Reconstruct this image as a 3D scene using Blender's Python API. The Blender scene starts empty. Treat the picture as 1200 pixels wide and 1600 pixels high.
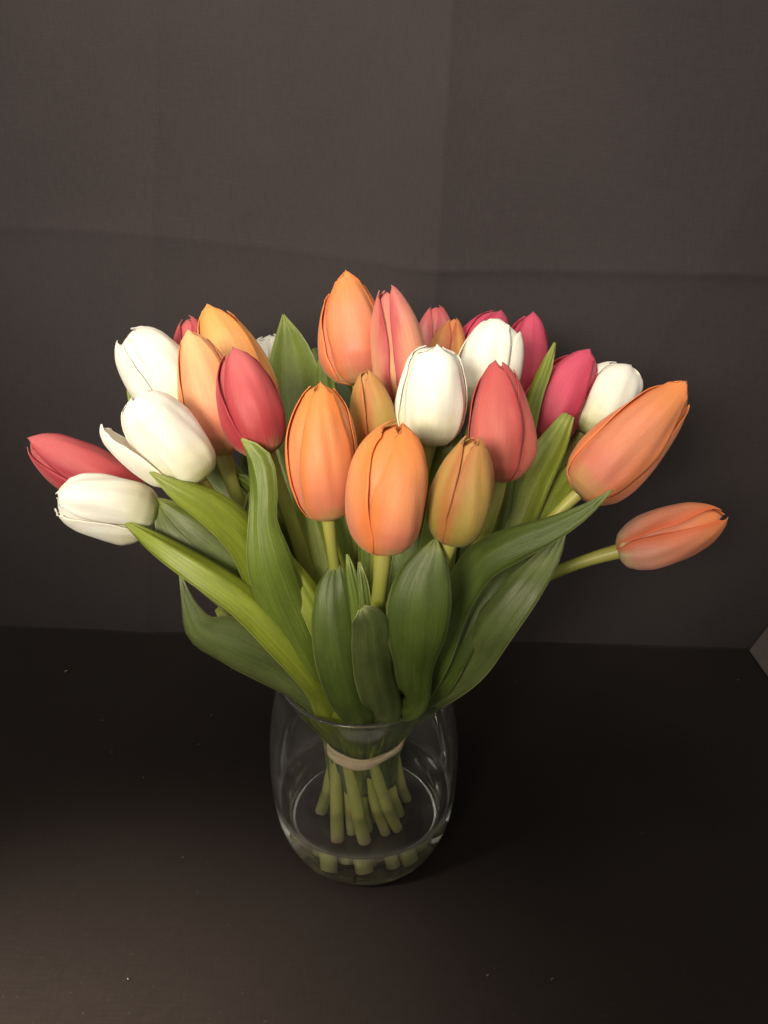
import bpy, math, random
import numpy as np
from mathutils import Vector

random.seed(7)
rng = np.random.default_rng(11)
S = bpy.context.scene
COL = S.collection

# ------------------------------------------------------------------ camera
CAM = np.array([0.015, -0.45, 0.486])
PITCH = math.radians(25.0)
F = 1209.0                                  # focal length in photo pixels (photo 1200 x 1600)
cd = bpy.data.cameras.new('camera')
cam = bpy.data.objects.new('camera', cd); COL.objects.link(cam)
cam.location = CAM
cam.rotation_euler = (math.pi / 2 - PITCH, 0, 0)
cd.sensor_fit = 'VERTICAL'; cd.sensor_height = 36.0
cd.lens = 36.0 * F / 1600.0
cd.clip_start = 0.01; cd.clip_end = 50
S.camera = cam
FWD = np.array([0, math.cos(PITCH), -math.sin(PITCH)])
UP = np.array([0, math.sin(PITCH), math.cos(PITCH)])
RIGHT = np.array([1.0, 0, 0])

# ------------------------------------------------------------------ world and lamps
w = bpy.data.worlds.new('World'); S.world = w; w.use_nodes = True
# the room around: dim warm walls, a paler ceiling
wt = w.node_tree; bg = wt.nodes['Background']
tcw = wt.nodes.new('ShaderNodeTexCoord'); sxw = wt.nodes.new('ShaderNodeSeparateXYZ'); rpw = wt.nodes.new('ShaderNodeValToRGB')
wt.links.new(tcw.outputs['Generated'], sxw.inputs[0]); wt.links.new(sxw.outputs[2], rpw.inputs[0]); wt.links.new(rpw.outputs[0], bg.inputs[0])
e = rpw.color_ramp.elements
e[0].position = 0.0; e[0].color = (.50, .445, .39, 1)
e[1].position = 0.75; e[1].color = (.80, .735, .64, 1)
bg.inputs[1].default_value = 0.75

def lamp(name, kind, loc, target, energy, color, **kw):
    l = bpy.data.lights.new(name, kind); l.energy = energy; l.color = color
    for k, v in kw.items(): setattr(l, k, v)
    o = bpy.data.objects.new(name, l); COL.objects.link(o)
    o.location = loc
    o.rotation_euler = (Vector(target) - Vector(loc)).to_track_quat('-Z', 'Y').to_euler()
    return o
lamp('ceiling_lamp', 'AREA', (-0.18, -0.20, 1.55), (-0.02, 0.02, 0.3), 8.0, (1.0, 0.86, 0.69), shape='DISK', size=0.5)
lamp('front_lamp', 'SPOT', (-0.32, -0.85, 0.70), (0.0, 0.25, 0.47), 68.0, (1.0, 0.86, 0.69), spot_size=math.radians(54), spot_blend=1.0, shadow_soft_size=0.15)
lamp('table_fill_spot', 'SPOT', (-0.75, -0.55, 0.75), (-0.24, -0.27, 0.0), 330.0, (1.0, 0.83, 0.66), spot_size=math.radians(30), spot_blend=1.0, shadow_soft_size=0.08)  # unseen spot, added only to brighten the near left of the table

S.view_settings.view_transform = 'Standard'
S.view_settings.look = 'None'
S.view_settings.exposure = 0.0
S.view_settings.gamma = 1.0
S.view_settings.use_curve_mapping = False
S.cycles.use_denoising = True
S.cycles.max_bounces = 20
S.cycles.transmission_bounces = 16
S.cycles.transparent_max_bounces = 16
S.cycles.glossy_bounces = 8
S.cycles.diffuse_bounces = 5
S.cycles.sample_clamp_indirect = 6.0
S.cycles.blur_glossy = 0.3

# ------------------------------------------------------------------ helpers
def at(px, py, d):
    """world point seen at photo pixel (px, py), d metres along the optical axis"""
    return CAM + d * (FWD + RIGHT * (px - 600.0) / F + UP * (800.0 - py) / F)

def on_floor(px, py):
    v = at(px, py, 1.0) - CAM
    return CAM + v * (-CAM[2] / v[2])

def unit(v):
    v = np.asarray(v, float)
    n = np.linalg.norm(v, axis=-1, keepdims=True)
    return v / np.maximum(n, 1e-9)

def mesh_obj(name, verts, faces, mat, parent=None, uv=None, smooth=True):
    origin = np.zeros(3)
    if parent is not None: origin = np.array(parent.location)
    me = bpy.data.meshes.new(name)
    me.from_pydata([tuple(v) for v in (np.asarray(verts) - origin)], [], faces)
    if uv is not None:
        lay = me.uv_layers.new(name='UVMap')
        li = np.empty(len(me.loops), dtype=np.int32); me.loops.foreach_get('vertex_index', li)
        lay.data.foreach_set('uv', np.asarray(uv, dtype=np.float32)[li].ravel())
    if smooth: me.polygons.foreach_set('use_smooth', [True] * len(me.polygons))
    me.materials.append(mat)
    me.update()
    o = bpy.data.objects.new(name, me); COL.objects.link(o)
    if parent is not None: o.parent = parent
    return o

def tag(o, label=None, cat=None, group=None, kind=None):
    if label: o['label'] = label
    if cat: o['category'] = cat
    if group: o['group'] = group
    if kind: o['kind'] = kind
    return o

def grid_faces(nu, nv, closed=False):
    f = []
    for i in range(nu - 1):
        for j in range(nv if closed else nv - 1):
            a = i * nv + j; b = i * nv + (j + 1) % nv
            f.append((a, b, b + nv, a + nv))
    return f

def solidify(o, t, offset=0.0):
    m = o.modifiers.new('thickness', 'SOLIDIFY'); m.thickness = t; m.offset = offset
    return o

def interp(xs, ys, x):
    """smooth (monotone-ish) interpolation through control values"""
    xs = np.asarray(xs, float); ys = np.asarray(ys, float); x = np.asarray(x, float)
    d = np.gradient(ys, xs) if ys.ndim == 1 else np.stack([np.gradient(ys[:, k], xs) for k in range(ys.shape[1])], 1)
    i = np.clip(np.searchsorted(xs, x, side='right') - 1, 0, len(xs) - 2)
    h = xs[i + 1] - xs[i]; t = (x - xs[i]) / h
    if ys.ndim == 2: t = t[:, None]; h = h[:, None]
    h00 = 2 * t**3 - 3 * t**2 + 1; h10 = t**3 - 2 * t**2 + t
    h01 = -2 * t**3 + 3 * t**2; h11 = t**3 - t**2
    return h00 * ys[i] + h10 * h * d[i] + h01 * ys[i + 1] + h11 * h * d[i + 1]

# ------------------------------------------------------------------ materials
class NT:
    def __init__(self, name):
        self.m = bpy.data.materials.new(name); self.m.use_nodes = True
        self.t = self.m.node_tree; self.n = self.t.nodes; self.l = self.t.links
        self.b = self.n['Principled BSDF']
    def new(self, t, **kw):
        n = self.n.new(t)
        for k, v in kw.items(): setattr(n, k, v)
        return n
    def link(self, a, b): self.l.new(a, b)
    def uv(self, sx, sy, sz=1):
        tc = self.new('ShaderNodeTexCoord'); mp = self.new('ShaderNodeMapping')
        self.link(tc.outputs['UV'], mp.inputs[0]); mp.inputs[3].default_value = (sx, sy, sz)
        return mp.outputs[0]
    def obj(self, s):
        tc = self.new('ShaderNodeTexCoord'); mp = self.new('ShaderNodeMapping')
        self.link(tc.outputs['Object'], mp.inputs[0]); mp.inputs[3].default_value = s
        return mp.outputs[0]
    def noise(self, vec, scale, detail=3, rough=0.55):
        n = self.new('ShaderNodeTexNoise'); n.inputs['Scale'].default_value = scale
        n.inputs['Detail'].default_value = detail; n.inputs['Roughness'].default_value = rough
        self.link(vec, n.inputs['Vector']); return n.outputs['Fac']
    def ramp(self, fac, stops):
        r = self.new('ShaderNodeValToRGB'); e = r.color_ramp.elements
        r.color_ramp.interpolation = 'EASE'
        while len(e) < len(stops): e.new(0.5)
        for k, (p, c) in enumerate(stops):
            e[k].position = p; e[k].color = (c, c, c, 1) if isinstance(c, (int, float)) else (*c, 1)
        self.link(fac, r.inputs[0]); return r.outputs[0]
    def mix(self, fac, a, b, mode='MIX'):
        m = self.new('ShaderNodeMix', data_type='RGBA', blend_type=mode)
        for s, v in ((0, fac), (6, a), (7, b)):
            if isinstance(v, (int, float)): m.inputs[s].default_value = v
            elif isinstance(v, tuple): m.inputs[s].default_value = (*v, 1)
            else: self.link(v, m.inputs[s])
        return m.outputs[2]
    def math(self, op, a, b=None):
        m = self.new('ShaderNodeMath', operation=op)
        for s, v in ((0, a), (1, b)):
            if v is None: continue
            if isinstance(v, (int, float)): m.inputs[s].default_value = v
            else: self.link(v, m.inputs[s])
        return m.outputs[0]
    def bump(self, h, strength, dist):
        b = self.new('ShaderNodeBump'); b.inputs['Strength'].default_value = strength
        b.inputs['Distance'].default_value = dist; self.link(h, b.inputs['Height'])
        self.link(b.outputs[0], self.b.inputs['Normal'])

def srgb(r, g, b):
    f = lambda c: (c / 255 / 12.92) if c / 255 <= 0.04045 else ((c / 255 + 0.055) / 1.055) ** 2.4
    return (f(r), f(g), f(b))

def petal_mat(name, base, low, mid, tip, edge, edge_amt, streak, sub=0.4):
    """base: colour at the very bottom, low/mid/tip along the petal, edge: colour of the margins, streak: vein colour"""
    t = NT(name)
    tc = t.new('ShaderNodeTexCoord'); sp = t.new('ShaderNodeSeparateXYZ'); t.link(tc.outputs['UV'], sp.inputs[0])
    oi = t.new('ShaderNodeObjectInfo')
    u, v = sp.outputs[0], sp.outputs[1]
    def uvn(sx, sy, scale, det, rough=.6):           # noise in petal space, shifted for each petal
        mp = t.new('ShaderNodeMapping'); t.link(tc.outputs['UV'], mp.inputs[0]); mp.inputs[3].default_value = (sx, sy, 1)
        cx = t.new('ShaderNodeCombineXYZ'); t.link(t.math('MULTIPLY', oi.outputs['Random'], 37.0), cx.inputs[0]); t.link(t.math('MULTIPLY', oi.outputs['Random'], 91.0), cx.inputs[1])
        t.link(cx.outputs[0], mp.inputs[1])
        return t.noise(mp.outputs[0], scale, det, rough)
    vein = uvn(1.1, 34, 2.0, 4, .65)
    fine = uvn(2.2, 90, 2.0, 2, .6)
    blot = uvn(2.4, 2.0, 1.6, 4)
    u2 = t.math('ADD', u, t.math('ADD', t.math('MULTIPLY', t.math('SUBTRACT', vein, 0.5), 0.34), t.math('MULTIPLY', t.math('SUBTRACT', blot, 0.5), 0.25)))
    col = t.ramp(u2, [(0.02, base), (0.18, low), (0.52, mid), (0.95, tip)])
    av = t.math('ABSOLUTE', t.math('SUBTRACT', v, 0.5))
    ef = t.ramp(t.math('ADD', av, t.math('ADD', t.math('MULTIPLY', t.math('SUBTRACT', blot, 0.5), 0.20), t.math('MULTIPLY', t.math('SUBTRACT', vein, 0.5), 0.12))), [(0.20, 0.0), (0.50, edge_amt)])
    col = t.mix(ef, col, edge)
    vf = t.math('MULTIPLY', t.ramp(vein, [(0.38, 0.0), (0.68, 1.0)]), 0.34)
    col = t.mix(vf, col, streak)
    col = t.mix(t.math('MULTIPLY', t.ramp(fine, [(0.42, 0.0), (0.7, 1.0)]), 0.24), col, streak)
    hs = t.new('ShaderNodeHueSaturation'); t.link(col, hs.inputs['Color'])
    t.link(t.math('ADD', 0.93, t.math('MULTIPLY', oi.outputs['Random'], 0.12)), hs.inputs['Value'])
    t.link(hs.outputs[0], t.b.inputs['Base Color'])
    t.b.inputs['Roughness'].default_value = 0.48
    t.b.inputs['Specular IOR Level'].default_value = 0.32
    t.b.inputs['Subsurface Weight'].default_value = sub
    t.b.inputs['Subsurface Radius'].default_value = (1.0, 0.55, 0.35)
    t.b.inputs['Subsurface Scale'].default_value = 0.004
    t.b.inputs['Sheen Weight'].default_value = 0.06
    h = t.math('ADD', t.math('ADD', vein, t.math('MULTIPLY', fine, 0.5)), t.math('MULTIPLY', blot, 1.2))
    t.bump(h, 0.30, 0.0010)
    return t.m

PM = {
    'white':  petal_mat('white_petal', (.46, .49, .13), (.70, .66, .42), (.82, .775, .67), (.85, .81, .72), (.84, .80, .71), 0.4, (.73, .67, .53), 0.35),
    'orange': petal_mat('orange_petal', (.54, .32, .11), (.66, .20, .12), (.76, .265, .115), (.77, .23, .05), (.76, .18, .032), 0.85, (.70, .18, .065)),
    'coralorange': petal_mat('coral_orange_petal', (.60, .50, .28), (.66, .30, .22), (.74, .25, .145), (.78, .215, .055), (.68, .11, .03), 0.85, (.62, .17, .11)),
    'salmon': petal_mat('salmon_orange_petal', (.56, .32, .13), (.64, .19, .125), (.76, .265, .145), (.79, .26, .075), (.75, .19, .042), 0.75, (.62, .15, .08)),
    'peach':  petal_mat('peach_petal', (.56, .32, .14), (.72, .24, .15), (.82, .345, .18), (.85, .41, .20), (.80, .27, .10), 0.75, (.70, .22, .11)),
    'gold':   petal_mat('golden_orange_petal', (.56, .36, .13), (.80, .34, .145), (.84, .385, .15), (.82, .33, .095), (.78, .25, .055), 0.7, (.72, .24, .08)),
    'rose':   petal_mat('rose_petal', (.46, .24, .12), (.38, .048, .055), (.47, .075, .085), (.57, .13, .14), (.29, .016, .032), 0.85, (.34, .032, .045)),
    'pink':   petal_mat('deep_pink_petal', (.46, .19, .13), (.50, .062, .098), (.56, .070, .130), (.55, .070, .142), (.34, .018, .056), 0.8, (.35, .028, .056)),
    'coral':  petal_mat('coral_rose_petal', (.48, .21, .09), (.56, .150, .10), (.53, .115, .10), (.48, .080, .085), (.37, .040, .046), 0.7, (.40, .06, .055)),
    'blush':  petal_mat('blush_petal', (.46, .31, .12), (.60, .30, .13), (.61, .25, .155), (.57, .165, .155), (.33, .026, .055), 1.0, (.49, .145, .10)),
    'pale':   petal_mat('pale_pink_petal', (.68, .48, .28), (.75, .42, .30), (.70, .25, .22), (.55, .10, .125), (.48, .06, .10), 0.8, (.62, .17, .16)),
    'bud':    petal_mat('greenish_bud_petal', (.22, .22, .034), (.28, .22, .044), (.36, .225, .056), (.46, .21, .068), (.40, .11, .042), 0.85, (.34, .20, .040)),
    'budorange': petal_mat('apricot_bud_petal', (.46, .33, .09), (.60, .30, .095), (.63, .28, .095), (.60, .19, .07), (.40, .06, .04), 0.9, (.52, .21, .065)),
}

def leaf_mat(name, dark, light, edge):
    t = NT(name)
    tc = t.new('ShaderNodeTexCoord'); sp = t.new('ShaderNodeSeparateXYZ'); t.link(tc.outputs['UV'], sp.inputs[0])
    oi = t.new('ShaderNodeObjectInfo')
    def uvn(sx, sy, scale, det, rough=.6):
        mp = t.new('ShaderNodeMapping'); t.link(tc.outputs['UV'], mp.inputs[0]); mp.inputs[3].default_value = (sx, sy, 1)
        cx = t.new('ShaderNodeCombineXYZ'); t.link(t.math('MULTIPLY', oi.outputs['Random'], 53.0), cx.inputs[0]); t.link(t.math('MULTIPLY', oi.outputs['Random'], 71.0), cx.inputs[1])
        t.link(cx.outputs[0], mp.inputs[1])
        return t.noise(mp.outputs[0], scale, det, rough)
    vein = uvn(0.7, 26, 2.0, 4, .6)
    fine = uvn(1.2, 80, 2.0, 2, .6)
    blot = uvn(5.0, 1.8, 1.5, 5, .65)
    grain = uvn(60, 14, 2.0, 3, .6)
    col = t.mix(t.ramp(vein, [(0.32, 0.0), (0.68, 1.0)]), dark, light)
    col = t.mix(t.math('MULTIPLY', t.ramp(fine, [(0.40, 0.0), (0.62, 1.0)]), 0.18), col, tuple(c * 0.75 for c in dark))
    col = t.mix(t.math('MULTIPLY', t.ramp(blot, [(0.36, 0.0), (0.66, 1.0)]), 0.55), col, tuple(c * 0.66 for c in dark))
    col = t.mix(t.math('MULTIPLY', t.ramp(grain, [(0.45, 0.0), (0.75, 1.0)]), 0.14), col, tuple(c * 1.5 for c in light))
    av = t.math('ABSOLUTE', t.math('SUBTRACT', sp.outputs[1], 0.5))
    col = t.mix(t.ramp(av, [(0.462, 0.0), (0.497, 0.75)]), col, edge)
    col = t.mix(t.ramp(sp.outputs[0], [(0.0, 0.6), (0.05, 0.0)]), col, edge)
    hs = t.new('ShaderNodeHueSaturation'); t.link(col, hs.inputs['Color'])
    t.link(t.math('ADD', 0.86, t.math('MULTIPLY', oi.outputs['Random'], 0.28)), hs.inputs['Value'])
    t.link(hs.outputs[0], t.b.inputs['Base Color'])
    t.link(t.math('ADD', 0.28, t.math('MULTIPLY', blot, 0.22)), t.b.inputs['Roughness'])
    t.b.inputs['Specular IOR Level'].default_value = 0.45
    t.b.inputs['Subsurface Weight'].default_value = 0.18
    t.b.inputs['Subsurface Radius'].default_value = (0.6, 1.0, 0.2)
    t.b.inputs['Subsurface Scale'].default_value = 0.002
    t.bump(t.math('ADD', t.math('ADD', vein, t.math('MULTIPLY', fine, .5)), t.math('MULTIPLY', blot, 1.6)), 0.32, 0.0010)
    return t.m
LM = {
    'mid':    leaf_mat('leaf_green', (.078, .122, .015), (.136, .190, .028), (.28, .33, .10)),
    'bright': leaf_mat('leaf_yellow_green', (.135, .185, .014), (.210, .260, .028), (.29, .33, .09)),
    'dark':   leaf_mat('leaf_deep_green', (.054, .088, .014), (.094, .136, .025), (.24, .29, .10)),
    'grey':   leaf_mat('leaf_grey_green', (.070, .100, .027), (.120, .155, .046), (.25, .29, .12)),
}

def stem_mat():
    t = NT('stem_green')
    tc = t.new('ShaderNodeTexCoord'); sp = t.new('ShaderNodeSeparateXYZ'); t.link(tc.outputs['UV'], sp.inputs[0])
    n = t.noise(t.uv(6, 10), 1.5, 3)
    col = t.ramp(sp.outputs[0], [(0.0, (.56, .55, .28)), (0.05, (.48, .50, .15)), (0.25, (.40, .44, .09)), (0.5, (.22, .27, .048)), (0.85, (.27, .30, .05)), (1.0, (.38, .36, .09))])
    col = t.mix(t.math('MULTIPLY', n, 0.4), col, (.16, .19, .04))
    t.link(col, t.b.inputs['Base Color'])
    t.b.inputs['Roughness'].default_value = 0.45
    t.b.inputs['Subsurface Weight'].default_value = 0.15
    t.b.inputs['Subsurface Scale'].default_value = 0.002
    t.bump(n, 0.2, 0.0006)
    return t.m
STEM = stem_mat()

def cut_mat():
    t = NT('cut_stem_end'); n = t.noise(t.obj((900, 900, 900)), 1.0, 2)
    t.link(t.mix(n, (.52, .52, .28), (.66, .64, .40)), t.b.inputs['Base Color']); t.b.inputs['Roughness'].default_value = 0.5
    return t.m
CUT = cut_mat()

def cloth_mat(name, a, b, rough, weave, bump, sheen, speck=0.0):
    t = NT(name)
    warp = t.noise(t.obj((weave, weave * 0.06, weave * 0.06)), 1.0, 2)
    weft = t.noise(t.obj((weave * 0.06, weave, weave)), 1.0, 2)
    wv = t.math('MULTIPLY', t.math('ADD', warp, weft), 0.5)
    big = t.noise(t.obj((7, 7, 7)), 1.0, 4)
    col = t.mix(t.ramp(wv, [(0.3, 0.0), (0.7, 1.0)]), a, b)
    col = t.mix(t.math('MULTIPLY', t.ramp(big, [(0.3, 0.0), (0.7, 1.0)]), 0.25), col, tuple(c * 1.35 for c in b))
    if speck:
        sn = t.noise(t.obj((420, 420, 420)), 1.0, 1)
        col = t.mix(t.ramp(sn, [(0.74, 0.0), (0.80, speck)]), col, (.20, .18, .16))
    t.link(col, t.b.inputs['Base Color'])
    t.b.inputs['Roughness'].default_value = rough
    t.b.inputs['Specular IOR Level'].default_value = 0.15
    t.b.inputs['Sheen Weight'].default_value = sheen
    t.b.inputs['Sheen Roughness'].default_value = 0.5
    t.bump(wv, bump, 0.0006)
    return t.m
WALL = cloth_mat('charcoal_backdrop_cloth', (.0305, .0264, .0285), (.0385, .0335, .0360), 0.9, 1500, 0.25, 0.05)
FLOOR = cloth_mat('black_table_cloth', (.0048, .0033, .0029), (.0080, .0056, .0049), 0.92, 1200, 0.5, 0.04, 0.06)

# ------------------------------------------------------------------ setting: table cloth and backdrop
A = on_floor(0, 976); B = on_floor(1200, 1013)              # the line where the backdrop meets the table
wd = unit(B - A); wn = np.array([wd[1], -wd[0], 0.0])       # along the wall, and its normal towards the camera
if wn[1] > 0: wn = -wn
def wall_st(px, py):
    """wall coordinates (s along, z up) of a photo pixel"""
    v = at(px, py, 1.0) - CAM
    k = np.dot(A - CAM, wn) / np.dot(v, wn)
    p = CAM + v * k
    return float(np.dot(p - A, wd)), float(p[2])

def build_wall():
    s0, s1, z1 = -0.42, 1.20, 1.2
    ns, nz = 720, 460
    s = np.linspace(s0, s1, ns); z = np.linspace(0, 1, nz) ** 1.0 * z1
    Sg, Zg = np.meshgrid(s, z, indexing='ij')
    def vert(px0, py0, px1, py1, amp, wl, wr):
        a = wall_st(px0, py0); b = wall_st(px1, py1)
        c = b[0] + (a[0] - b[0]) * (Zg - b[1]) / (a[1] - b[1])
        q = Sg - c
        return amp * np.where(q < 0, np.exp(-np.abs(q) / wl), np.exp(-np.abs(q) / wr))
    def horiz(pts, amp, wt, wb):
        st = np.array([wall_st(*p) for p in pts])
        c = np.interp(Sg, st[:, 0], st[:, 1]); q = Zg - c
        m = 1 / (1 + np.exp(-(Sg - st[0, 0] + .02) / .012)) * 1 / (1 + np.exp((Sg - st[-1, 0] - .02) / .012))
        return m * amp * np.where(q < 0, np.exp(-np.abs(q) / wb), np.exp(-np.abs(q) / wt))
    H = vert(705, 0, 680, 440, 0.0170, 0.055, 0.050)
    H += vert(246, 0, 240, 440, 0.0050, 0.03, 0.03)
    H += horiz([(-60, 352), (200, 362), (420, 385), (670, 418)], 0.0020, 0.012, 0.012)
    H += horiz([(685, 418), (850, 421), (1060, 425), (1260, 432)], 0.0032, 0.022, 0.008)
    H += horiz([(-60, 705), (250, 715)], 0.0008, 0.02, 0.02)
    a = wall_st(1210, 230); b = wall_st(1085, 440)
    c = b[0] + (a[0] - b[0]) * np.clip((Zg - b[1]) / (a[1] - b[1]), -2.2, 3); q = Sg - c
    H += 0.0035 * np.where(q < 0, np.exp(-np.abs(q) / .05), np.exp(-np.abs(q) / .07)) * np.exp(-((Zg - b[1] - .05) / .22) ** 2)
    H += 0.0016 * np.sin(Sg * 9 + 1.0 + 2 * np.sin(Zg * 4)) + 0.001 * np.sin(Zg * 14 + Sg * 6)
    # soft foot where the cloth turns onto the table
    foot = 0.0 * Zg
    P = A[None, None, :] + Sg[..., None] * wd + (H + foot)[..., None] * wn
    P[..., 2] = Zg
    return mesh_obj('backdrop', P.reshape(-1, 3), grid_faces(ns, nz), WALL)
tag(build_wall(), kind='structure')

def build_floor():
    n = 140
    xs = np.linspace(-0.85, 0.85, n); ys = np.linspace(-0.75, 0.48, n)
    X, Y = np.meshgrid(xs, ys, indexing='ij')
    Z = 0.0006 * np.sin(X * 23 + 2 * np.sin(Y * 11)) * np.sin(Y * 17 + 1) - 0.0008
    return mesh_obj('table', np.stack([X, Y, Z], -1).reshape(-1, 3), grid_faces(n, n), FLOOR)
tag(build_floor(), kind='structure')

# ------------------------------------------------------------------ vase, water, rubber band
def lathe(name, prof, n, mat, wob=None):
    prof = np.asarray(prof, float); a = np.linspace(0, 2 * math.pi, n, endpoint=False)
    V = np.zeros((len(prof), n, 3))
    V[..., 0] = prof[:, 0:1] * np.cos(a); V[..., 1] = prof[:, 0:1] * np.sin(a); V[..., 2] = prof[:, 1:2]
    return mesh_obj(name, V.reshape(-1, 3), grid_faces(len(prof), n, True), mat)

OUT = [(.048, .0), (.0530, .0012), (.0572, .005), (.0612, .012), (.0654, .0235), (.0688, .044), (.0702, .068), (.0697, .088), (.067, .113), (.063, .135), (.059, .150)]
zz = np.concatenate([np.linspace(0, .01, 14)[:-1], np.linspace(.01, 0.150, 54)])
RO = lambda z: interp([p[1] for p in OUT], [p[0] for p in OUT], np.atleast_1d(z))
WT = 0.0032
RI = lambda z: RO(z) - WT
Z_IN = 0.0060; Z_W = 0.041
def glass_mat():
    """clear glass with a faint white film added to brighten it, and a painted bright ring at the waterline"""
    t = NT('clear_glass')
    t.b.inputs['Base Color'].default_value = (.98, .985, .98, 1)
    t.b.inputs['Transmission Weight'].default_value = 1.0
    t.b.inputs['Roughness'].default_value = 0.0
    t.b.inputs['IOR'].default_value = 1.52
    t.bump(t.noise(t.obj((30, 30, 12)), 1.0, 2), 0.04, 0.003)
    tc = t.new('ShaderNodeTexCoord'); sp = t.new('ShaderNodeSeparateXYZ'); t.link(tc.outputs['Object'], sp.inputs[0])
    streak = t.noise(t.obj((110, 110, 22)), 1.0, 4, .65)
    film_noise = t.noise(t.obj((22, 22, 30)), 1.0, 4, .6)
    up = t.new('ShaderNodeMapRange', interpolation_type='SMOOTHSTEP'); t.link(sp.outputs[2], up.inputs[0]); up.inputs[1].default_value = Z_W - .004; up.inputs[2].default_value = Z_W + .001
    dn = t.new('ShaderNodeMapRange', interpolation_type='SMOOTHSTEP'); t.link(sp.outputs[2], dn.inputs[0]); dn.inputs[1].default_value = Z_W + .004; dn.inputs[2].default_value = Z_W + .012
    ring_light = t.math('MULTIPLY', up.outputs[0], t.math('SUBTRACT', 1.0, dn.outputs[0]))  # bright ring of reflected light, painted as a pale band at the waterline
    ring_light = t.math('MULTIPLY', ring_light, t.ramp(streak, [(0.28, .02), (0.70, .12)]))
    fac = t.math('ADD', t.math('MULTIPLY', t.ramp(film_noise, [(0.35, .25), (0.7, 1.0)]), 0.030), ring_light)  # thin white film added so the whole vase looks paler
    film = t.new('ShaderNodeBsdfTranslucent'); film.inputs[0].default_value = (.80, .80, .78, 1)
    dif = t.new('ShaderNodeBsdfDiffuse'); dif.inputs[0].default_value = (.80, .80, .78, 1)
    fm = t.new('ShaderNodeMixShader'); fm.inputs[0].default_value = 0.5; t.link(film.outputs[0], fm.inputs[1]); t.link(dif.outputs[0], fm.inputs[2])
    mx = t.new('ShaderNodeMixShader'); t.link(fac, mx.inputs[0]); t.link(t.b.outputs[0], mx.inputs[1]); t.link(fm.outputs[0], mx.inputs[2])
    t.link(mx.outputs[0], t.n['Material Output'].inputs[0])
    return t.m
def water_mat():
    t = NT('water')
    t.b.inputs['Base Color'].default_value = (.97, .98, .95, 1)
    t.b.inputs['Transmission Weight'].default_value = 1.0
    t.b.inputs['Roughness'].default_value = 0.0
    t.b.inputs['IOR'].default_value = 1.333
    t.bump(t.noise(t.obj((60, 60, 60)), 1.0, 2), 0.05, 0.002)
    return t.m
prof = [(0.0003, 0.0012), (.030, .0012), (.041, .0006)] + [(float(RO(z)[0]), float(z)) for z in zz]
rt = prof[-1]
for k in range(1, 8):
    a = math.pi * k / 8
    prof.append((rt[0] - WT / 2 + WT / 2 * math.cos(a), rt[1] + WT / 2 * math.sin(a)))
FH, FW = .0085, .0075                       # inner corner of the vase: a rounded fillet
for z in zz[::-1]:
    if z > Z_IN + FH + .0008: prof.append((float(RI(z)[0]), float(z)))
rb = float(RI(Z_IN + FH)[0])
fillet = [(rb - FW + FW * math.cos(b), Z_IN + FH - FH * math.sin(b)) for b in np.linspace(0, math.pi / 2, 12)]
prof += fillet + [(.03, Z_IN), (.0003, Z_IN)]
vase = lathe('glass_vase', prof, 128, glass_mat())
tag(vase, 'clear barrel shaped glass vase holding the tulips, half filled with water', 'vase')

wp = [(0.0003, Z_IN - .0003), (.03, Z_IN - .0003)] + [(a + .0003, b - .0003) for a, b in fillet[::-1]]
for z in np.linspace(Z_IN + FH + .001, Z_W + .003, 20): wp.append((float(RI(z)[0]) + .0004, float(z)))
ri = float(RI(Z_W)[0])
for k in range(1, 12):
    q = k / 11 * 0.008
    wp.append((ri - q, Z_W + .003 * math.exp(-q / .0022)))
wp += [(ri * .6, Z_W), (ri * .3, Z_W), (0.0003, Z_W)]
water = lathe('water', wp, 128, water_mat())
tag(water, 'shallow clear water standing in the bottom of the glass vase', 'water')

# ------------------------------------------------------------------ tulips
SX = [0, .03, .10, .22, .38, .55, .72, .86, .94, .98, 1.0]
SHAPES = {   # radius profile along the bloom: (s, r / rmax)
    'egg':  (SX, [.17, .47, .73, .92, 1.0, .97, .83, .60, .39, .22, .09]),
    'long': (SX, [.17, .50, .78, .96, 1.0, .92, .76, .55, .39, .28, .18]),
    'cup':  (SX, [.18, .50, .77, .95, 1.0, .98, .89, .73, .53, .34, .16]),
    'dome': (SX, [.17, .47, .74, .93, 1.0, .98, .88, .67, .42, .22, .06]),
    'cone': (SX, [.19, .50, .78, .97, 1.0, .90, .71, .48, .32, .22, .13]),
    'bud':  (SX, [.19, .48, .76, .95, 1.0, .93, .75, .51, .34, .22, .12]),
}
OUTL_POINT = ([0, .12, .35, .6, .8, .92, .98, 1.0], [.36, .82, 1.0, .90, .62, .36, .19, .09])
OUTL_ROUND = ([0, .12, .35, .6, .8, .92, .98, 1.0], [.36, .78, .98, .97, .80, .56, .36, .15])
OUTL_INNER = ([0, .12, .35, .6, .8, .92, .98, 1.0], [.36, .80, 1.0, .98, .80, .58, .38, .16])

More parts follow.
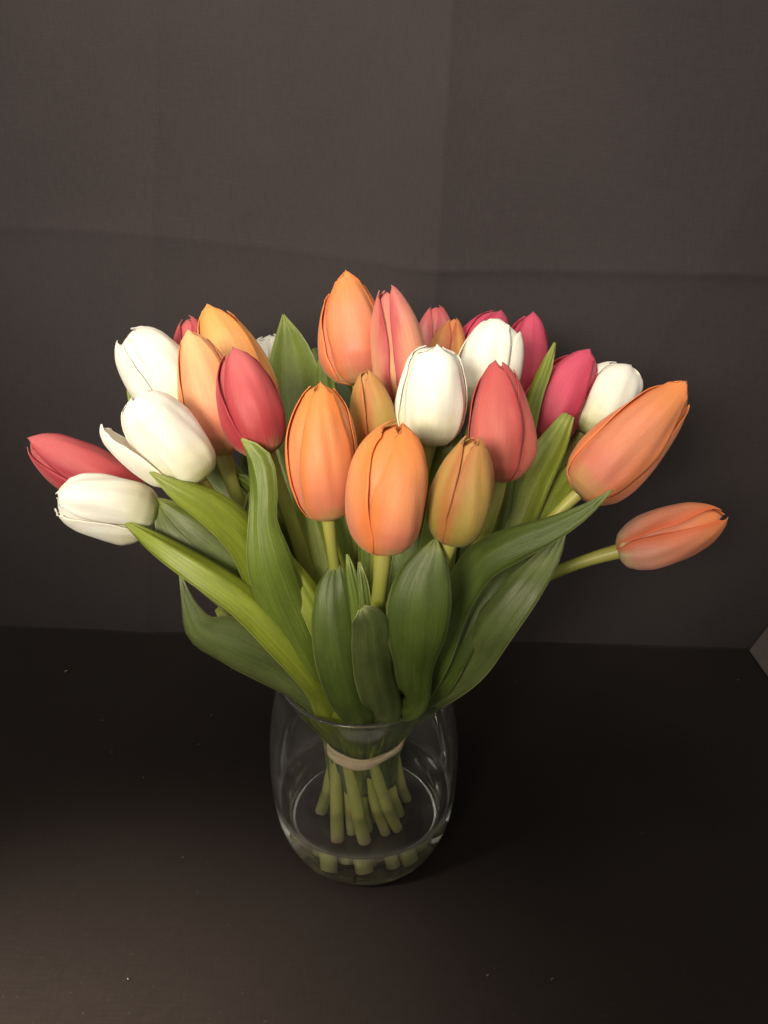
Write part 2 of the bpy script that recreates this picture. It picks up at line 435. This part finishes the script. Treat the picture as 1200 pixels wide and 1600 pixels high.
def make_petals(root, base, axis, L, W, color, shape, spin, ha, hi, flare, tipin, seed, round_tip, splay=None, lens=(1.0, .93, .965), ruffle=1.0, hook=0.0, hookp=0, tight=False):
    r = np.random.default_rng(seed)
    R = W / 2 * .925
    Z = unit(axis)
    X = CAM - base; X = unit(X - Z * np.dot(X, Z)); Y = np.cross(Z, X)
    nu, nv = 44, 25
    u = np.linspace(0, 1, nu) ; v = np.linspace(-1, 1, nv)
    Ug, Vg = np.meshgrid(u, v, indexing='ij')
    xs, ys = SHAPES[shape]
    ox, oy = OUTL_ROUND if round_tip else OUTL_POINT
    bp = r.uniform(0, 6.28, 8); bend = r.uniform(-.10, .10, 2); tri = r.uniform(.05, .095); asym = r.uniform(.0, .10); loose = r.integers(0, 3)
    sp = math.radians(spin)
    def body(s, a):
        """the common egg the petals lie on: rounded-triangular, a little dented, so that layers never cross"""
        rad = interp(xs, ys, np.clip(s, 0, 1).ravel()).reshape(s.shape) * R
        m = np.clip(s / .25, 0, 1) * np.clip((1.02 - s) / .3, .15, 1)
        k = 1 + tri * np.cos(3 * (a - sp)) * m + asym * np.cos(a - bp[5]) * m * np.clip(s * 1.5, 0, 1)
        k += m * (.032 * np.sin(2 * a + bp[0] + 4 * s) + .022 * np.sin(5 * a + bp[1] - 5 * s) + .015 * np.sin(9 * a + bp[2] + 7 * s) + .009 * np.sin(14 * a + bp[3] + 4 * s))
        return rad * k
    for k in range(6):
        outer = k < 3
        phi = math.radians(spin + 120 * (k % 3) + (0 if outer else 60) + r.uniform(-5, 5))
        half = math.radians((ha - 3) if outer else hi + 3) * r.uniform(.93, 1.05)
        lf = lens[k] if outer else r.uniform(.945, .985)
        rp = interp(xs, ys, u * lf) * R
        qx, qy = (ox, oy) if outer else OUTL_INNER
        outl = np.clip(interp(qx, qy, u), 0.012, None) * R * half
        ang = np.minimum(outl / np.maximum(rp, R * .30), half * 1.08)
        ph = r.uniform(0, 6.28, 8)
        edge = np.abs(Vg) ** 4
        # ragged, gently waved margin
        side = np.where(Vg > 0, 1.7, 0.0)
        rag = .030 * np.sin(Ug * 7 + ph[0] + side) + .007 * np.sin(Ug * 17 + ph[1] + side * 2)
        A_ = phi + Vg * ang[:, None] * (1 + rag * np.abs(Vg) ** 2 * ruffle) + .05 * np.sin(Ug * 3 + ph[4])
        # rounded or pointed tip cut: the margins end lower than the middle
        s_ = Ug * lf - (.055 if not round_tip else .045) * np.abs(Vg) ** 2.2 * np.clip((Ug - .55) / .45, 0, 1)
        s_ = s_ + (.012 if round_tip else .003) * np.sin(Vg * 3.4 + ph[5]) * np.clip((Ug - .85) / .15, 0, 1)
        rr = body(s_ if outer else s_ / lf, A_)
        env = np.maximum(np.sin(math.pi * np.clip(Ug * .92 + .04, 0, 1)), np.where(Ug < .4, .75, .30))
        # whorl: the + margin lies over the next petal, the - margin slips under the one before
        whorl = np.where(Vg > 0, 1, -1) * Vg ** 2
        if outer:
            rr = rr + (.0005 + .00045 * whorl) * env + flare * R * np.clip(Vg, 0, 1) ** 3 * env * .4
            rr = rr + ruffle * .0003 * edge * np.sin(Ug * 13 + ph[6] + side * 3) * np.clip(Vg + .3, 0, 1) * env
            if k == loose and not tight:       # one margin standing a little off
                rr = rr + R * .07 * np.clip(Vg, 0, 1) ** 3 * np.clip((Ug - .35) / .4, 0, 1) * np.clip((1.05 - Ug) / .2, 0, 1)
            rr = rr + R * .014 * np.abs(Vg) ** 5 * np.clip((Ug - .2) / .3, 0, 1) * np.clip((1.0 - Ug) / .15, 0, 1)
        else:
            rr = rr + (-.0005 + .0002 * whorl) * env
        rr = rr + (.00022 * np.exp(-(Vg / .05) ** 2) - .00035 * np.exp(-(Vg / .16) ** 2)) * env     # mid rib
        if round_tip: rr = rr + R * .045 * np.sin(Vg * 4.5 + ph[7]) * np.clip((Ug - .74) / .26, 0, 1) * (1 if outer else .3)
        curl = r.uniform(-.6, .45) * .10 * tipin + (hook if k == hookp else 0)
        rr = np.maximum(rr + R * curl * np.clip((Ug - .88) / .12, 0, 1) ** 2, .0004)
        px = rr * np.cos(A_); py = rr * np.sin(A_); pz = s_ * L
        if splay and splay[0] == k:      # one petal fallen outwards, hinged at the base
            th = math.radians(splay[1]); c, sn = math.cos(phi), math.sin(phi)
            rad = px * c + py * sn; tan = (-px * sn + py * c) * .8
            f = np.clip(Ug / .25, 0, 1)
            rad2 = rad * np.cos(th * f) + pz * np.sin(th * f); pz = pz * np.cos(th * f) - rad * np.sin(th * f) * .3
            px = rad2 * c - tan * sn; py = rad2 * sn + tan * c
        px = px + bend[0] * L * (pz / L) ** 2; py = py + bend[1] * L * (pz / L) ** 2
        P = base + px[..., None] * X + py[..., None] * Y + pz[..., None] * Z
        uv = np.stack([Ug * lf, (Vg + 1) / 2], -1).reshape(-1, 2)
        o = mesh_obj('petal', P.reshape(-1, 3), grid_faces(nu, nv), PM[color], root, uv)
        solidify(o, .00045)

def tube(name, pts, rads, mat, root, n=12, cap=None):
    pts = np.asarray(pts); m = len(pts)
    T = unit(np.gradient(pts, axis=0))
    N = np.cross(T[0], [1, 0, 0.1]); N = unit(N); V = []
    uvs = []
    for i in range(m):
        N = unit(N - T[i] * np.dot(N, T[i])); Bv = np.cross(T[i], N)
        a = np.linspace(0, 2 * math.pi, n, endpoint=False)
        V.append(pts[i] + rads[i] * (np.cos(a)[:, None] * N + np.sin(a)[:, None] * Bv))
        uvs.append(np.stack([np.full(n, i / (m - 1)), a / 6.2832], 1))
    V = np.concatenate(V); uvs = np.concatenate(uvs)
    f = grid_faces(m, n, True)
    f.append(tuple(range(n - 1, -1, -1))); f.append(tuple(range((m - 1) * n, m * n)))
    o = mesh_obj(name, V, f, mat, root, uvs)
    if cap:
        o.data.materials.append(cap)
        o.data.polygons[len(f) - 2].material_index = 1; o.data.polygons[len(f) - 2].use_smooth = False
    return o

Z_BAND = 0.096
R_BAND = 0.0275
# label, colour, shape, base px, tip px, width px, depth, tip depth change, spin, ha, hi, flare, round tip, extra
T = [
 ('lying white tulip at the far left with a rose tulip behind it', 'white', 'cup', (245, 810), (90, 766), 106, .465, -.020, 25, 62, 60, .05, True, {}),
 ('rose pink tulip at the far left pointing outward behind a white one', 'rose', 'egg', (224, 792), (54, 680), 92, .500, -.010, 30, 62, 58, .02, False, {}),
 ('white tulip on the left with one petal splayed away from the bloom', 'white', 'cup', (312, 752), (213, 612), 111, .440, -.022, 30, 62, 60, .04, True, {'splay': (2, 15)}),
 ('upper white tulip on the left, tucked behind the peach bloom', 'white', 'cup', (296, 662), (205, 518), 108, .520, -.008, 40, 62, 60, .04, True, {}),
 ('small rose tulip top peeking out behind the left peach bloom', 'rose', 'egg', (322, 640), (284, 496), 72, .560, -.005, 50, 60, 58, .02, False, {}),
 ('tall peach tulip leaning against a dark rose tulip on the left', 'peach', 'long', (350, 712), (305, 514), 104, .470, -.010, -12, 60, 58, .03, False, {}),
 ('golden orange tulip rising highest in the left group', 'gold', 'long', (402, 668), (342, 470), 112, .530, -.005, -5, 62, 58, .03, False, {}),
 ('dark rose tulip leaning left in front of the golden orange one', 'rose', 'egg', (418, 710), (352, 546), 104, .448, -.012, 12, 62, 58, .03, False, {}),
 ('white tulip at the back, half hidden behind the golden orange bloom', 'white', 'cup', (430, 640), (418, 524), 76, .600, .0, 60, 60, 60, .04, True, {}),
 ('white tulip at the back, a sliver beside the topmost orange bloom', 'white', 'cup', (548, 640), (532, 508), 76, .600, .0, 30, 60, 60, .04, True, {}),
 ('topmost orange tulip at the centre back with a hooked tip', 'salmon', 'cone', (562, 602), (541, 422), 120, .505, -.008, -112, 58, 60, .05, False, {'lens': (.84, 1.0, .92), 'hook': .10, 'hookp': 1}),
 ('blush tulip with one dark seam beside the topmost orange one', 'blush', 'long', (632, 640), (617, 444), 92, .485, -.012, 46, 62, 58, .01, False, {}),
 ('front orange tulip with crumpled tip, left of the front pair', 'orange', 'egg', (513, 811), (489, 597), 118, .430, -.024, 3, 50, 62, .04, False, {'tight': True}),
 ('broad orange tulip lowest at the front centre', 'orange', 'dome', (598, 862), (612, 660), 132, .405, -.024, 34, 60, 60, .03, False, {'lens': (.985, .96, 1.0), 'tight': True}),
 ('narrow greenish bud between the white centre bloom and front orange blooms', 'bud', 'bud', (588, 722), (584, 575), 80, .458, -.018, 48, 63, 58, .0, False, {}),
 ('white tulip right of the greenish centre bud', 'white', 'cup', (668, 694), (684, 540), 116, .452, -.020, 8, 60, 60, .03, True, {'tight': True}),
 ('white tulip between two deep pink ones, right of centre', 'white', 'cup', (744, 650), (783, 499), 106, .500, -.008, -25, 60, 60, .04, True, {}),
 ('pale pink tulip at the back behind the apricot bud', 'pale', 'egg', (676, 600), (681, 475), 66, .580, .0, 52, 60, 58, .05, False, {}),
 ('small apricot bud at the back in front of a pale pink bloom', 'budorange', 'bud', (690, 604), (702, 496), 64, .550, -.004, 64, 62, 58, .0, False, {}),
 ('deep pink tulip behind the right centre white bloom, on its left', 'pink', 'egg', (716, 622), (768, 480), 90, .570, .0, 20, 62, 58, .02, False, {}),
 ('deep pink tulip behind the right centre white bloom, on its right', 'pink', 'egg', (812, 634), (828, 491), 78, .560, .0, 8, 60, 58, .03, False, {}),
 ('coral rose tulip above the greenish bud on the right', 'coral', 'long', (778, 752), (797, 564), 108, .445, -.016, -22, 62, 58, .02, False, {}),
 ('deep pink tulip on the right with a shadowed cheek, next to a white one', 'pink', 'egg', (828, 700), (908, 544), 100, .525, -.004, -8, 58, 60, .16, False, {}),
 ('rounded white tulip on the right above the large orange one', 'white', 'cup', (908, 677), (972, 569), 102, .530, -.004, 22, 60, 60, .02, True, {}),
 ('large orange tulip on the right pointing up and outward', 'salmon', 'long', (902, 772), (1078, 606), 120, .470, -.010, -10, 64, 58, .02, False, {'hook': .12}),
 ('single orange tulip far right on a bare arching stem', 'coralorange', 'egg', (964, 862), (1141, 818), 92, .515, -.018, 42, 60, 60, .07, False, {'tan': 1.25}),
 ('greenish orange bud in front on the right, beside a curling leaf', 'bud', 'bud', (700, 848), (757, 683), 102, .412, -.022, 42, 63, 58, .0, False, {}),
]
N = len(T)
bases = np.array([at(*t[3], t[6]) for t in T]); tips = np.array([at(*t[4], t[6] + t[7]) for t in T])
axes = tips - bases
# slots of the stems inside the rubber band
gold = math.pi * (3 - math.sqrt(5))
slots = np.array([[0.0225 * math.sqrt((k + .5) / N) * math.cos(k * gold), 0.0225 * math.sqrt((k + .5) / N) * math.sin(k * gold)] for k in range(N)])
want = bases[:, :2] * 0.0225 / 0.17
free = list(range(N)); slot_of = {}
for i in np.argsort(-np.linalg.norm(want, axis=1)):
    j = min(free, key=lambda q: np.linalg.norm(slots[q] - want[i])); slot_of[i] = j; free.remove(j)

ROOTS = []; STEMPT = []
for i, (label, color, shape, bp, tp, wpx, d, dd, spin, ha, hi, flare, rnd, ex) in enumerate(T):
    s = slots[slot_of[i]]
    ca, sa = math.cos(.7), math.sin(.7)
    foot = np.array([1.55 * (s[0] * ca - s[1] * sa) + random.uniform(-.003, .003), 1.55 * (s[0] * sa + s[1] * ca) + random.uniform(-.003, .003), random.choice([.0066, .0068, .0070, .0075, .009, .013])])
    band = np.array([s[0], s[1], Z_BAND])
    base = bases[i]; ax = unit(axes[i])
    root = bpy.data.objects.new('tulip', None); COL.objects.link(root); root.location = foot
    root.empty_display_size = .01
    tag(root, label, 'tulip', 'tulips in the bouquet')
    W = wpx / F * (d + dd * .4); L = float(np.linalg.norm(axes[i]))
    make_petals(root, base, ax, L, W, color, shape, spin, ha, hi, flare, 1.0, 100 + i, rnd, ex.get('splay'), ex.get('lens', (1.0, .93, .965)), ex.get('ruffle', 1.0), ex.get('hook', 0.0), ex.get('hookp', 0), ex.get('tight', False))
    # stem: foot -> band -> bloom
    k1 = np.linspace(0, 1, 9)[:-1, None]
    lower = foot + (band - foot) * k1
    dist = np.linalg.norm(base - band)
    t0 = unit(np.array([0, 0, .75]) + unit(base - band) * .6) * dist * .95
    t1 = ax * dist * ex.get('tan', 0.75)
    t = np.linspace(0, 1, 30)[:, None]
    up = (2*t**3 - 3*t**2 + 1) * band + (t**3 - 2*t**2 + t) * t0 + (-2*t**3 + 3*t**2) * base + (t**3 - t**2) * t1
    pts = np.concatenate([lower, up, [base + ax * .003]])
    rad = np.interp(np.linspace(0, 1, len(pts)), [0, .25, .9, .985, 1], [.0047, .0043, .0037, .0048, .0052]) * random.uniform(.84, 1.15)
    tube('stem', pts, rad, STEM, root, cap=CUT)
    ROOTS.append(root); STEMPT.append(band)

# ------------------------------------------------------------------ leaves
FRY = [800, 843, 900, 950, 1000, 1050, 1100, 1140]; FRD = [.37, .383, .390, .400, .417, .443, .477, .503]   # nearest a leaf may come so that it clears the rim
def leaf(ti, pts, mat='mid', cup=0.22, roll=(0, 0), attach=True, rimw=.030, rip=1.0, rimr=.047):
    """pts: (px, py, depth, width px) from the tip downwards; the leaf ends inside the band at its own tulip's stem"""
    pts = [(p[0], p[1], max(p[2], float(np.interp(p[1], FRY, FRD))), p[3]) for p in pts]
    fix = []
    for p in pts:                       # the foot of a leaf stays inside the mouth of the vase
        d = p[2]
        for _ in range(45):
            q = at(p[0], p[1], d)
            if q[2] > .22 or math.hypot(q[0], q[1]) <= .053 + max(q[2] - .15, 0) * .95: break
            d += .002
        else: d = p[2]
        fix.append((p[0], p[1], d, p[3]))
    pts = fix
    P = [at(p[0], p[1], p[2]) for p in pts]; Wd = [p[3] / F * p[2] for p in pts]
    if attach:
        last = P[-1]; dr = last[:2] / max(np.linalg.norm(last[:2]), 1e-6)
        rr = min(rimr, np.linalg.norm(last[:2]))
        if last[2] > .175:
            P.append(np.array([dr[0] * rr, dr[1] * rr, .150])); Wd.append(min(rimw, Wd[-1]))
        b = STEMPT[ti]; bd = dr * .0245
        P.append(np.array([bd[0], bd[1], Z_BAND + .004])); Wd.append(.015)
        P.append(np.array([bd[0] * .9, bd[1] * .9, Z_BAND - (.040 if ti % 3 == 0 else .022)])); Wd.append(.011 if ti % 3 == 0 else .007)
    P = np.array(P); Wd = np.array(Wd)
    L = np.concatenate([[0], np.cumsum(np.linalg.norm(np.diff(P, axis=0), axis=1))]); L /= L[-1]
    nu, nv = 44, 13
    u = np.linspace(0, 1, nu)
    C = interp(L, P, u); wv = np.clip(interp(L, Wd, u), .0008, None)
    Tn = unit(np.gradient(C, axis=0))
    view = unit(CAM - C); Nn = unit(view - Tn * np.sum(view * Tn, 1, keepdims=True))
    rl = np.radians(np.interp(u, [0, 1], roll))[:, None]
    Bn = np.cross(Tn, Nn)
    N2 = Nn * np.cos(rl) + Bn * np.sin(rl); B2 = np.cross(Tn, N2)
    v = np.linspace(-1, 1, nv)
    r = np.random.default_rng(ti * 17 + int(pts[0][0]))
    ph = r.uniform(0, 6.28, 4)
    off = -cup * wv[:, None] * (np.abs(v)[None, :] ** 1.7)
    off = off - .0006 * np.exp(-(v / .12) ** 2)[None, :] * np.sin(math.pi * u)[:, None]
    off = off + rip * .0011 * np.sin(u[:, None] * 13 + ph[0] + v * 1.5) * (np.abs(v)[None, :] ** 2) + rip * .0005 * np.sin(u[:, None] * 27 + ph[1]) * v[None, :] ** 2
    off = off + .0007 * rip * np.sin(u[:, None] * 19 + 3 * v + ph[3]) * np.sin(u[:, None] * 7 + ph[1]) + .0005 * np.sin(v * 9 + ph[2] + 4 * u[:, None])
    half = wv[:, None] / 2 * (1 + .03 * np.sin(u * 9 + ph[2]))[:, None] * (1 - .10 * abs(cup))
    Pg = C[:, None, :] + half[..., None] * v[None, :, None] * B2[:, None, :] + off[..., None] * N2[:, None, :]
    uv = np.stack(np.meshgrid(u, (v + 1) / 2, indexing='ij'), -1).reshape(-1, 2)
    o = mesh_obj('leaf', Pg.reshape(-1, 3), grid_faces(nu, nv), LM[mat], ROOTS[ti], uv)
    solidify(o, .0009)
    return o

# left side
leaf(0, [(281, 894, .455, 3), (292, 940, .455, 24), (312, 985, .458, 56), (362, 1008, .465, 80), (425, 1040, .478, 84), (490, 1085, .495, 66)], 'grey', .18, (30, 10))
leaf(2, [(193, 813, .445, 3), (240, 840, .440, 32), (310, 884, .438, 52), (380, 932, .442, 60), (450, 1000, .455, 64), (500, 1060, .475, 58)], 'bright', .30, (-25, -5))
leaf(2, [(234, 738, .415, 3), (275, 760, .416, 36), (330, 790, .422, 56), (385, 840, .435, 62), (430, 930, .455, 66), (480, 1020, .48, 50)], 'bright', .28, (-15, 0))
leaf(1, [(243, 780, .458, 10), (275, 815, .456, 80), (325, 858, .458, 112), (385, 910, .464, 112), (440, 980, .515, 80), (495, 1065, .515, 60)], 'mid', .12, (0, 0))
leaf(7, [(378, 686, .425, 3), (398, 712, .424, 40), (409, 765, .424, 46), (408, 810, .425, 46), (416, 870, .428, 68), (445, 955, .445, 74), (492, 1050, .470, 62)], 'mid', .26, (20, -10))
leaf(5, [(390, 770, .47, 3), (392, 820, .465, 32), (405, 880, .468, 44), (440, 960, .478, 44)], 'mid', .25, (-20, 0))
leaf(5, [(300, 690, .50, 6), (330, 722, .50, 46), (370, 775, .50, 58), (420, 850, .50, 56), (465, 940, .505, 50)], 'mid', .2, (0, 0))
leaf(7, [(350, 738, .475, 3), (372, 746, .475, 16), (392, 760, .478, 24), (420, 800, .485, 30), (455, 900, .50, 36)], 'mid', .2, (10, 0))
leaf(0, [(338, 952, .520, 8), (362, 970, .515, 34), (410, 1005, .51, 46), (470, 1060, .51, 44)], 'bright', .1, (0, 0))
leaf(3, [(199, 596, .545, 3), (212, 630, .545, 22), (245, 690, .545, 40), (310, 780, .54, 50), (400, 900, .53, 50)], 'bright', .2, (0, 0))
# centre
leaf(8, [(443, 492, .540, 3), (452, 535, .538, 48), (458, 590, .535, 84), (462, 650, .530, 100), (470, 730, .525, 96), (490, 850, .52, 72), (525, 980, .52, 56)], 'mid', -.16, (4, 0))
leaf(12, [(505, 543, .520, 3), (506, 570, .520, 26), (508, 610, .518, 36), (512, 680, .515, 44), (520, 800, .515, 46), (540, 950, .52, 40)], 'mid', .25, (10, 0))
leaf(9, [(490, 545, .575, 4), (520, 575, .572, 46), (545, 610, .570, 66), (560, 670, .565, 78), (565, 780, .555, 70), (570, 950, .545, 50)], 'dark', -.12, (0, 0))
leaf(12, [(440, 850, .448, 3), (455, 885, .446, 28), (480, 925, .448, 42), (515, 1000, .455, 46), (545, 1080, .475, 40)], 'bright', .25, (-10, 0))
leaf(11, [(478, 770, .480, 6), (490, 820, .478, 50), (502, 870, .478, 70), (520, 940, .48, 74), (545, 1040, .49, 60)], 'bright', .2, (-8, 0))
leaf(12, [(527, 872, .444, 5), (522, 910, .440, 46), (522, 960, .440, 68), (530, 1020, .446, 78), (548, 1090, .466, 72), (560, 1120, .482, 62)], 'dark', .24, (0, 0))
leaf(14, [(543, 866, .430, 3), (549, 895, .430, 16), (557, 935, .432, 22), (566, 1000, .445, 26), (575, 1080, .47, 26)], 'mid', .25, (0, 0))
leaf(14, [(561, 878, .430, 3), (566, 905, .430, 15), (571, 945, .432, 20), (580, 1010, .445, 24), (585, 1085, .47, 24)], 'mid', .25, (0, 0))
leaf(13, [(566, 951, .396, 14), (575, 968, .396, 46), (580, 1010, .408, 62), (586, 1060, .432, 64), (598, 1110, .47, 58)], 'grey', .24, (0, 0))
leaf(26, [(681, 842, .405, 3), (675, 868, .404, 46), (664, 905, .405, 82), (656, 950, .408, 100), (652, 1000, .418, 94), (648, 1050, .435, 66), (644, 1100, .462, 44)], 'dark', .16, (-6, 0))
leaf(15, [(716, 643, .452, 3), (704, 680, .452, 34), (698, 720, .452, 46), (692, 790, .456, 54), (680, 880, .465, 60), (665, 990, .48, 50)], 'mid', .22, (6, 0))
leaf(16, [(640, 930, .452, 30), (625, 945, .452, 34), (605, 962, .455, 30), (592, 1010, .47, 30), (590, 1060, .485, 28), (590, 1105, .505, 26)], 'bright', .1, (0, 0))
leaf(15, [(640, 800, .47, 10), (645, 860, .47, 60), (640, 930, .475, 70), (630, 1020, .485, 60)], 'dark', .2, (0, 0))
leaf(14, [(600, 720, .50, 10), (600, 800, .50, 70), (600, 900, .50, 80), (595, 1000, .505, 66)], 'mid', .2, (0, 0))
# right side
leaf(20, [(867, 536, .500, 3), (852, 572, .500, 22), (835, 615, .500, 28), (818, 680, .502, 34), (800, 780, .505, 44), (760, 900, .51, 50), (700, 1010, .515, 46)], 'bright', .25, (25, 10))
leaf(22, [(889, 648, .482, 20), (868, 690, .480, 46), (836, 745, .478, 62), (806, 815, .478, 64), (770, 890, .482, 58), (715, 990, .495, 50)], 'bright', .2, (-10, 0))
leaf(23, [(905, 730, .495, 24), (868, 765, .492, 52), (830, 815, .490, 60), (780, 890, .49, 60), (710, 1010, .50, 50)], 'bright', .2, (0, 0))
leaf(21, [(816, 700, .478, 4), (806, 745, .478, 24), (798, 800, .478, 34), (775, 880, .482, 40), (715, 1000, .495, 40)], 'mid', .2, (10, 0))
leaf(26, [(957, 765, .405, 3), (915, 795, .408, 26), (865, 820, .414, 42), (805, 842, .424, 58), (750, 872, .436, 66), (712, 930, .448, 60), (680, 1030, .468, 48)], 'dark', .22, (35, 0))
leaf(24, [(884, 826, .455, 3), (860, 862, .450, 34), (820, 912, .446, 58), (770, 975, .455, 72), (728, 1035, .485, 68)], 'grey', .24, (20, 5))
leaf(21, [(830, 830, .47, 20), (790, 890, .468, 50), (745, 950, .468, 60), (700, 1030, .48, 56)], 'dark', .2, (10, 0))
leaf(26, [(740, 800, .47, 10), (742, 860, .468, 60), (725, 940, .468, 76), (690, 1040, .48, 64)], 'dark', .2, (0, 0))
leaf(6, [(430, 700, .51, 8), (440, 760, .508, 40), (455, 830, .508, 50), (490, 930, .51, 50)], 'dark', .2, (0, 0))
leaf(10, [(560, 650, .56, 10), (580, 740, .555, 80), (590, 850, .55, 90), (585, 980, .545, 60)], 'dark', .1, (0, 0))
leaf(19, [(690, 650, .56, 10), (700, 740, .555, 80), (690, 850, .55, 90), (650, 980, .545, 60)], 'dark', .1, (0, 0))
leaf(4, [(380, 700, .56, 10), (410, 760, .555, 70), (450, 850, .55, 90), (520, 980, .545, 60)], 'dark', .1, (0, 0))

# ------------------------------------------------------------------ rubber band
def band_mat():
    t = NT('tan_rubber'); n = t.noise(t.obj((120, 120, 300)), 1.0, 3)
    t.link(t.mix(n, (.60, .46, .28), (.74, .60, .40)), t.b.inputs['Base Color'])
    t.b.inputs['Roughness'].default_value = 0.6; t.b.inputs['Subsurface Weight'].default_value = 0.1; t.b.inputs['Subsurface Scale'].default_value = .002
    t.bump(n, .3, .0006); return t.m
def build_band():
    V = []; f = []; n, m = 150, 10
    for st in range(2):                     # the band goes round twice, the strands crossing at the front
        b0 = len(V)
        for i in range(n):
            a = 2 * math.pi * i / n
            r0 = .0303 + .0008 * math.sin(3 * a + 1) + .0005 * math.sin(7 * a) + .0009 * math.cos(a * 1 + st * math.pi + .9)
            zc = Z_BAND + .0010 * math.sin(a * 2 + 2) + .0024 * math.sin(a + 1.2 + st * math.pi)
            hw = .0030 + .0006 * math.sin(a * 3 + st * 2)
            tw = .35 * math.sin(2 * a + st * 2.4)
            for j in range(m):
                b = 2 * math.pi * j / m
                x = .0009 * math.copysign(abs(math.cos(b)) ** .6, math.cos(b)); z = hw * math.copysign(abs(math.sin(b)) ** .7, math.sin(b))
                rr = r0 + x * math.cos(tw) - z * math.sin(tw) * .5; zz_ = zc + z * math.cos(tw) + x * math.sin(tw)
                V.append((rr * math.cos(a), rr * math.sin(a), zz_))
        f += [(b0 + i * m + j, b0 + ((i + 1) % n) * m + j, b0 + ((i + 1) % n) * m + (j + 1) % m, b0 + i * m + (j + 1) % m) for i in range(n) for j in range(m)]
    return mesh_obj('rubber_band', V, f, band_mat())
tag(build_band(), 'tan rubber band wrapped round the tulip stems inside the vase', 'rubber band')

# ------------------------------------------------------------------ pale panel at the right edge
def build_panel():
    p0 = on_floor(1169, 1018); p1 = on_floor(1236, 1112)
    down = unit(p1 - p0); top = np.array([p0[0] + .045, p0[1] + .012, .075])
    up = unit(top - p0); nrm = unit(np.cross(down, up))
    if np.dot(nrm, CAM - p0) < 0: nrm = -nrm
    t = NT('pale_grey_board'); n = t.noise(t.obj((60, 60, 60)), 1, 4)
    t.link(t.mix(n, (.060, .053, .050), (.090, .080, .075)), t.b.inputs['Base Color']); t.b.inputs['Roughness'].default_value = .8
    V = []
    for k in (0.0, -.008):
        for (a, b) in ((0, 0), (.22, 0), (.22, .16), (0, .16)):
            V.append(p0 + down * a + up * b + nrm * k + np.array([0, 0, .0015]))
    f = [(0, 1, 2, 3), (7, 6, 5, 4), (0, 4, 5, 1), (1, 5, 6, 2), (2, 6, 7, 3), (3, 7, 4, 0)]
    o = mesh_obj('panel', V, f, t.m, smooth=False)
    b = o.modifiers.new('bevel', 'BEVEL'); b.width = .0012; b.segments = 2
    return o
tag(build_panel(), 'pale grey panel corner leaning in at the right edge of the backdrop', 'panel')

# ------------------------------------------------------------------ lint on the table cloth
def build_lint():
    t = NT('lint'); n = t.noise(t.obj((500, 500, 500)), 1, 2)
    t.link(t.mix(n, (.12, .11, .10), (.22, .20, .18)), t.b.inputs['Base Color']); t.b.inputs['Roughness'].default_value = .9
    V = []; f = []
    spots = [(103, 1050, .0030, .0007), (160, 1126, .0012, .0003), (224, 1216, .0010, .0003), (330, 1118, .0012, .0003), (200, 1530, .0010, .0003), (1153, 1063, .0012, .0003), (175, 1176, .0016, .0002)]
    r = random.Random(3)
    for k in range(8): spots.append((r.uniform(0, 1200), r.uniform(1030, 1600), r.uniform(.0006, .0028), r.uniform(.00008, .00018)))
    for (px, py, ln, th) in spots:
        c = on_floor(px, py)
        if math.hypot(c[0], c[1]) < .06: continue
        a = r.uniform(0, math.pi); pts = []
        for q in range(5):
            s = (q / 4 - .5) * ln
            pts.append(c + np.array([s * math.cos(a) - .25 * ln * math.sin(a) * math.sin(q), s * math.sin(a) + .25 * ln * math.cos(a) * math.sin(q), th * .8 + .0004]))
        b0 = len(V)
        for p in pts:
            for e in range(4): V.append(p + th * np.array([-math.sin(a) * math.cos(e * 1.571), math.cos(a) * math.cos(e * 1.571), math.sin(e * 1.571)]))
        for q in range(4):
            for e in range(4): f.append((b0 + q * 4 + e, b0 + q * 4 + (e + 1) % 4, b0 + q * 4 + 4 + (e + 1) % 4, b0 + q * 4 + 4 + e))
        f.append((b0, b0 + 1, b0 + 2, b0 + 3)); f.append((b0 + 19, b0 + 18, b0 + 17, b0 + 16))
    return mesh_obj('lint', V, f, t.m)
tag(build_lint(), 'pale lint specks scattered over the black table cloth', 'lint', kind='stuff')
